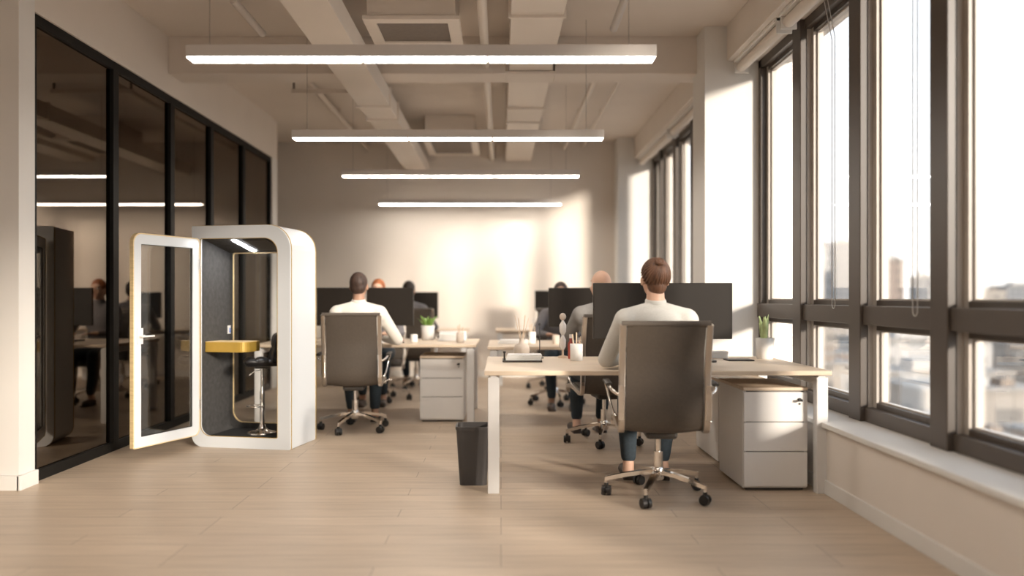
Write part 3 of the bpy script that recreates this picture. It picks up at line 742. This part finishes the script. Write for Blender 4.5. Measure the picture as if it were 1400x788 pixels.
    if collar:
        cm = MB(); pts = [(F((0, .018, 1.145)) + Vector((.056 * math.cos(a), .058 * math.sin(a), .010 * math.sin(a)))) for a in [2 * PI * k / 24 for k in range(24)]]
        cm.sweep(pts, .016, .042, (0, 0, 1), 10, True); cm.build('collar', shirt, so)
    # trousers
    t = MB().ellip((0, -.05, .585), (.178 * w, .132, .115))
    for i in range(2):
        t.chain([hip[i], kn[i]], [.092, .070]); t.chain([kn[i], (kn[i][0], kn[i][1] + .0, .36), (an[i][0], an[i][1], .15)], [.070, .064, .05])
    bake(t, 'trousers', M['jeans'], vox, o)
    for i in range(2):
        s = MB().ellip((an[i][0] * 1.04, an[i][1] - .015, .042), (.042, .055, .042)); s.capsule((an[i][0] * 1.03, an[i][1], .038), (an[i][0] * 1.15, an[i][1] + .15, .035), .041, .036)
        s.box(an[i][0] - .04, an[i][0] + .04, an[i][1] - .055, an[i][1] + .16, 0, .02)
        bake(s, 'shoe', M['shoe'], .007, o, 2)
    for s in (-1, 1):
        e = MB().ellip(H(s * .031, .072, .012), (.012, .012, .010), rotH).build('eye', M['eye'], o)
        MB().ellip(H(s * .031, .0815, .012), (.0055, .004, .0055), rotH).build('iris', M['iris'], e)
    MB().ellip(H(0, .094, -.060), (.024, .008, .0075), rotH).build('mouth', M['lips'], o)
    # hair
    h = MB()
    if hairstyle == 'bun':
        h.ellip(H(0, -.026, .030), (.081, .093, .096), rotH)
        h.ellip(H(0, -.045, -.035), (.060, .055, .070), rotH)
        ho = bake(h, 'hair', hair, .005, o, 3)
        k = MB(); c0 = Vector((0, -.026, .026)); rad = Vector((.084, .096, .099))
        K = Vector((0, -.80, .60)).normalized(); ux = Vector((1, 0, 0)); uy = K.cross(ux)
        for j in range(30):                          # combed strands over the skull up to the knot
            a = 2 * PI * j / 30; down = max(0, -math.sin(a) * uy.z + 0) ; pts = []
            ang = 1.12 + .42 * abs(math.cos(a)) + (.10 if math.sin(a) > 0 else .52 * abs(math.sin(a)))
            for q in range(9):
                t = ang * (1 - q / 8 * .86); tw = a + .35 * (q / 8) ** 2
                dv = K * math.cos(t) + (ux * math.cos(tw) + uy * math.sin(tw)) * math.sin(t)
                pts.append(H(c0.x + dv.x * rad.x, c0.y + dv.y * rad.y, c0.z + dv.z * rad.z))
            k.sweep(pts, .017, .009, H(*c0) - H(*(c0 + K)), 8)
        k.build('hair_strands', hair, ho)
        kb = MB(); kc = c0 + Vector((0, K.y * .098, K.z * .098))
        for j in range(6):
            a0 = j * 1.047; pts = [H(*(kc + (ux * math.cos(a0 + q * .4) + uy * math.sin(a0 + q * .4)) * (.024 - .001 * q) + K * (.004 + .012 * math.sin(q * .4)))) for q in range(8)]
            kb.sweep(pts, .014, .014, (0, -1, 0), 8)
        kb.ellip(H(*(kc + K * .006)), (.022, .018, .022), rotH); kb.build('hair_knot', hair, ho)
    elif hairstyle == 'short':
        h.ellip(H(0, -.020, .030), (.081, .096, .098), rotH); h.ellip(H(0, -.050, -.012), (.073, .058, .070), rotH)
        bake(h, 'hair', hair, .007, o, 3)
    elif hairstyle == 'bald':
        h.ellip(H(0, -.034, -.020), (.0785, .074, .056), rotH); bake(h, 'hair', hair, .007, o, 3)
    elif hairstyle == 'long':
        h.ellip(H(0, -.018, .032), (.086, .100, .100), rotH); h.ellip(H(0, -.050, -.06), (.086, .060, .12), rotH)
        bake(h, 'hair', hair, .007, o, 3)
    return o
person(.925, 4.80, -2, 'woman with brown pinned up hair in a light grey sweater at nearest desk', M['skin'], M['shirt'], M['hair_brown'], 'bun', vox=.008, head_turn=8, hz=.005, w=1.06,
       larm=((-.285, .13, .80), (-.07, .43, .79)), rarm=((.29, .15, .79), (.12, .43, .79)), look=-6)
person(-1.28, 7.22, 4, 'man with cropped brown hair in a white shirt at the left row desk', M['skin_tan'], M['shirt_white'], M['hair_dark'], 'short', vox=.011, head_turn=-6, w=1.10,
       larm=((-.30, .15, .79), (-.10, .43, .79)), rarm=((.345, .12, .79), (.17, .42, .79)))
person(.83, 6.60, 8, 'bald person in a mid grey shirt behind the monitors of nearest desk', M['skin'], M['shirt_grey'], M['hair_grey'], 'bald', vox=.011, head_turn=20, w=1.08)
person(-1.40, 9.22, 180, 'red haired person facing the viewer behind the left desk monitors', M['skin'], M['shirt_slate'], M['hair_red'], 'short', vox=.014, hz=-.015)
person(-1.20, 10.42, -4, 'dark haired person in slate grey shirt at the farther left row desk', M['skin_tan'], M['shirt_slate'], M['hair_black'], 'short', vox=.014, w=1.1, hz=-.01, rarm=((.33, .10, .79), (.22, .38, .79)))
person(.66, 8.92, 178, 'dark haired person facing the viewer behind the middle right monitors', M['skin_tan'], M['shirt_slate'], M['hair_dark'], 'short', vox=.014, hz=-.055)

# ------------------------------------------------------------------ phone booth
W, D, Hh = .835, .47, 1.745
bt = empty('phone_booth', (-2.447, 6.368, 0), R(-11)); tag(bt, 'white office phone booth with charcoal lining and open glass door', 'phone booth')
out = rrect(0, W, 0, Hh, (.09, .012, .19, .012)); inn = rrect(.06, W - .06, .06, Hh - .06, (.075, .01, .14, .01))
MB().ring(out, inn, .022, D, 'y').build('shell', M['bwhite'], bt)
lin2 = rrect(.075, W - .075, .072, Hh - .075, (.07, .01, .13, .01))
opn = rrect(.075, W - .105, .088, Hh - .10, (.085, .012, .115, .012))
MB().ring(out, opn, 0, .020, 'y').build('front_frame', M['bwhite'], bt)
MB().ring([(a * 1.0, b) for a, b in rrect(-.003, W + .003, -.0, Hh + .003, (.09, .012, .19, .012))], rrect(.01, W - .01, .01, Hh - .01, (.085, .01, .185, .01)), .018, .025, 'y').build('front_edge_trim', M['gold'], bt)
MB().ring(rrect(-.003, W + .003, 0, Hh + .003, (.09, .012, .19, .012)), rrect(.01, W - .01, .01, Hh - .01, (.085, .01, .185, .01)), D - .002, D + .006, 'y').build('rear_edge_trim', M['gold'], bt)
MB().ring(rrect(.074, W - .104, .087, Hh - .099, (.086, .012, .116, .012)), rrect(.078, W - .108, .091, Hh - .103, (.083, .010, .113, .010)), -.001, .003, 'y').build('opening_trim', M['gold'], bt)
MB().ring(inn, lin2, .021, D - .02, 'y').build('lining', M['felt'], bt)
MB().box(.085, W - .085, .03, D - .03, .0725, .080).build('floor_mat', M['carpet'], bt)
MB().box(.0752, .0772, .03, D - .03, .16, Hh - .15).build('acoustic_panel', M['felt'], bt)
MB().ring(inn, rrect(.105, W - .10, .13, Hh - .19, (.10, .10, .10, .02)), D - .025, D - .001, 'y').build('rear_frame', M['felt'], bt)
MB().ring(rrect(.103, W - .098, .128, Hh - .188, (.10, .10, .10, .02)), rrect(.110, W - .105, .135, Hh - .195, (.095, .095, .095, .02)), D - .028, D - .018, 'y').build('rear_glass_trim', M['ply'], bt)
MB().prism(rrect(.106, W - .101, .131, Hh - .191, (.1, .1, .1, .02)), D - .018, D - .012, 'y').build('rear_glass', M['booth_glass'], bt)
# ceiling unit
zc = lambda y, d=0: Hh - .092 - .085 * (y - .03) / (D - .06) - d
def slope(m, x0, x1, y0, y1, d0, d1):
    return m.add([(x, y, zc(y, d)) for d in (d1, d0) for y in (y0, y1) for x in (x0, x1)], [(0, 2, 3, 1), (4, 5, 7, 6), (0, 1, 5, 4), (2, 6, 7, 3), (0, 4, 6, 2), (1, 3, 7, 5)])
cu = slope(MB(), .078, W - .108, .024, D - .034, 0, .010).build('ceiling_panel', M['felt'], bt)
slope(MB(), .40, .60, .07, D - .10, .010, .014).build('vent_panel', M['plastic'], cu)
slope(MB(), .31, .345, .06, D - .08, .010, .016).build('light_strip', M['booth_glow'], cu)
# shelf
sp = [(.079, .06), (.36, .06)] + [(.36 + .07 * math.sin(R(a)), .13 - .07 * math.cos(R(a))) for a in range(0, 91, 15)] + [(.43, .29), (.079, .29)]
MB().prism(sp, .745, .825, 'z').build('shelf', M['gold'], bt, bevel=.003)
MB().prism([(a if a < .1 else a - .003, b + .002) for a, b in sp], .8252, .829, 'z').build('shelf_top', M['ply'], bt)
so_ = MB().box(.0773, .083, .40, .45, .875, .945).build('power_socket', M['laminate'], bt, bevel=.002)
MB().box(.083, .0845, .422, .440, .885, .925).build('socket_insert', M['blue'], so_)
# door, hinged at the left front edge of the booth
dang = math.atan2(5.79 - 6.40, -2.66 + 2.42) - R(-11)
dr = empty('door', (.066, -.022, .10), dang); dr.parent = bt
DL, DH = .655, 1.54
do = rrect(0, DL, 0, DH, (.05, .012, .07, .03)); di = rrect(.07, DL - .07, .075, DH - .075, .006)
MB().ring(do, di, -.014, .014, 'y').build('door_frame', M['bwhite'], dr)
MB().prism(rrect(.068, DL - .068, .073, DH - .073, .006), -.003, .003, 'y').build('door_glass', M['booth_glass'], dr)
MB().ring(rrect(-.002, DL + .004, -.002, DH + .004, (.05, .014, .072, .03)), rrect(.004, DL - .004, .004, DH - .004, (.048, .012, .068, .03)), -.0165, .0165, 'y').build('door_edge', M['ply'], dr)
MB().ring(rrect(.066, DL - .066, .071, DH - .071, .006), rrect(.074, DL - .074, .079, DH - .079, .006), -.006, .006, 'y').build('door_gasket', M['rubber'], dr)
hn = MB()
for s in (-1, 1): hn.box(DL - .085, DL - .03, s * .0145 - .002, s * .0145 + .004 * 1, .745, .86); hn.frustum((DL - .055, s * .016, .80), (DL - .055, s * .045, .80), .009, .009, 14); hn.capsule((DL - .055, s * .045, .80), (DL - .16, s * .045, .80), .0075, .007, 10)
hn.build('handle', M['legw'], dr)
for z in (.2, 1.3): MB().frustum((.0, .018, z), (.0, .018, z + .08), .008, .008, 12).build('hinge', M['chrome'], dr)

# stool inside the booth
st = empty('bar_stool', (0, 0, 0)); tag(st, 'black quilted bar stool with chrome foot standing in the booth', 'bar stool')
mw = bt.matrix_basis if False else Matrix.Translation((-2.447, 6.368, 0)) @ Matrix.Rotation(R(-11), 4, 'Z')
st.location = mw @ Vector((.47, .255, .0805)); st.rotation_euler = (0, 0, R(20))
MB().lathe([(.118, 0), (.118, .008), (.105, .014), (.05, .026), (.03, .045), (.024, .07)], n=36).build('foot_plate', M['chrome'], st)
MB().lathe([(.020, .05), (.020, .34), (.0135, .345), (.0135, .53)], n=22).build('column', M['chrome'], st)
fr_ = MB().sweep([(-.055 + .065 * math.cos(a), .065 * math.sin(a), .22) for a in [2 * PI * k / 28 for k in range(28)]], .011, .011, (0, 0, 1), 10, True)
fr_.frustum((-.03, 0, .22), (-.01, 0, .22), .008, .008, 10); fr_.build('footrest', M['chrome'], st)
MB().sweep([(0, 0, .515), (-.07, -.01, .50), (-.10, -.012, .47)], .008, .008, (0, 0, 1), 8).build('height_lever', M['chrome'], st)
MB().box(-.06, .06, -.05, .05, .525, .545).build('seat_plate', M['rubber'], st, bevel=.004)
def quilt(nx, ny, sx, sy, th, amp):
    m = MB(); N = 8; cols = nx * N + 1; rows = ny * N + 1; top = []; bot = []
    for j in range(rows):
        for i in range(cols):
            u = i / (cols - 1); v = j / (rows - 1); q = abs(math.sin(PI * u * nx) * math.sin(PI * v * ny)) ** .4
            ed = min(u, 1 - u, v, 1 - v); x = (u - .5) * sx; y = (v - .5) * sy
            # round the corners of the cushion
            top.append((x, y, th / 2 * min(1, (ed * 9) ** .5) * .8 + amp * q)); bot.append((x, y, -th / 2 * min(1, (ed * 9) ** .5)))
    vs = top + bot; n = len(top); f = []
    for j in range(rows - 1):
        for i in range(cols - 1):
            a = j * cols + i; f += [(a, a + 1, a + cols + 1, a + cols), (n + a, n + a + cols, n + a + cols + 1, n + a + 1)]
    per = list(range(cols)) + [j * cols + cols - 1 for j in range(1, rows)] + [(rows - 1) * cols + i for i in range(cols - 2, -1, -1)] + [j * cols for j in range(rows - 2, 0, -1)]
    f += [(per[k], n + per[k], n + per[(k + 1) % len(per)], per[(k + 1) % len(per)]) for k in range(len(per))]
    return m.add(vs, f, True)
q = quilt(3, 2, .29, .26, .06, .016).build('seat', M['leather'], st); q.location = (0, 0, .575)
q = quilt(2, 2, .24, .27, .045, .014).build('backrest', M['leather'], st); q.location = (.098, 0, .690); q.rotation_euler = (0, R(-80), 0)

# ------------------------------------------------------------------ city outside
struct(MB().box(3.5, 900, -200, 900, -32, -31).build('exterior_ground', M['ground']), 'pale city ground far below')
def building(px, pw, py, Y, zb, fi, label, cat='building', dz=0, group=None, dep=None):
    """placed in the street grid: px,pw in view-angle terms converted to metres"""
    x0 = (px - 685) / 1100 * Y; ww = pw / 1100 * Y; zt = EYE + (407 - py) / 1100 * Y
    o = empty('outside_building', (x0 + ww / 2, Y, -31)); tag(o, label, cat, group)
    hgt = zt + 31; d = dep or ww * .8
    MB().box(-ww / 2, ww / 2, 0, d, 0, hgt).build('wall', FC[fi], o)
    rf = MB().box(-ww / 2 - .3, ww / 2 + .3, -.3, d + .3, hgt, hgt + .5); rf.build('roof', M['roof'], o)
    MB().box(-ww * .22, ww * .12, d * .25, d * .6, hgt + .5, hgt + 2.2).build('roof_house', FC[2], o)
    MB().box(ww * .2, ww * .32, d * .2, d * .4, hgt + .5, hgt + 1.4).build('roof_vent', M['grille'], o)
building(1118, 18, 336, 300, 0, 2, 'pale tower block in the left pane beside the dark tower')
building(1143, 22, 332, 340, 0, 1, 'grey tower with dark window rows, tallest on skyline')
building(1206, 30, 356, 280, 0, 3, 'brownish tower block seen in the third pane')
building(1252, 22, 380, 260, 0, 1, 'squat grey block beside the blind chain')
building(1060, 26, 362, 320, 0, 0, 'cream tower seen in the narrow pane next to the column')
building(1330, 46, 398, 330, 0, 0, 'low cream block on the skyline of the right pane')
building(1376, 60, 392, 380, 0, 1, 'long grey block on the skyline at the right edge')
building(1180, 24, 390, 240, 0, 2, 'white block low on the skyline between the towers')
random.seed(11)
for row, (Y, zt, n) in enumerate(((42, -15, 4), (66, -13, 5), (92, -12, 5), (122, -9, 6), (158, -8, 6), (200, -5, 6))):
    x = Y * .30 + 2
    for k in range(n):
        ww = random.uniform(.75, 1.15) * Y * .17; t = zt + random.uniform(-2.5, 2.5)
        building(685 + 1100 * x / Y, ww * 1100 / Y, 407 - (t - EYE) * 1100 / Y, Y, 0, random.choice((0, 2, 2, 0, 3)), 'pale low-rise building with flat roof far below the windows', group='low rooftops below the windows', dep=random.uniform(9, 15))
        x += ww + random.uniform(2, 6)

# ------------------------------------------------------------------ light
w = bpy.data.worlds.new('sky'); S.world = w; w.use_nodes = True
nt = w.node_tree; bg = nt.nodes['Background']
tc = nt.nodes.new('ShaderNodeTexCoord'); sx = nt.nodes.new('ShaderNodeSeparateXYZ'); rp = nt.nodes.new('ShaderNodeValToRGB')
nt.links.new(tc.outputs['Generated'], sx.inputs[0]); nt.links.new(sx.outputs['Z'], rp.inputs['Fac'])
e = rp.color_ramp.elements
e[0].position = 0.0; e[0].color = (1.0, .94, .87, 1); e[1].position = .55; e[1].color = (.66, .78, .92, 1)
q = e.new(.12); q.color = (.97, .96, .95, 1)
nt.links.new(rp.outputs['Color'], bg.inputs['Color'])
bg.inputs['Strength'].default_value = .95
SKY = 1.0
sl = bpy.data.lights.new('sun', 'SUN'); sl.energy = 4.2; sl.angle = R(7.5); sl.color = (1.0, .88, .74)
so = bpy.data.objects.new('sun', sl); C.objects.link(so)
so.rotation_euler = Vector((-1, 1.15, -.36)).to_track_quat('-Z', 'Y').to_euler()

# ------------------------------------------------------------------ camera
cam = bpy.data.cameras.new('camera'); co = bpy.data.objects.new('camera', cam); C.objects.link(co); S.camera = co
co.location = (0, 0, EYE); co.rotation_euler = (R(90), 0, 0)
cam.sensor_width = 36; cam.lens = 36 * 1100 / 1400
cam.shift_x = 15 / 1400; cam.shift_y = 13 / 1400
cam.clip_end = 2000
cam.dof.use_dof = True; cam.dof.focus_distance = 5.6; cam.dof.aperture_fstop = .62
S.view_settings.view_transform = 'Standard'; S.view_settings.look = 'None'; S.view_settings.gamma = 1
S.view_settings.use_curve_mapping = False
S.view_settings.exposure = 1.42
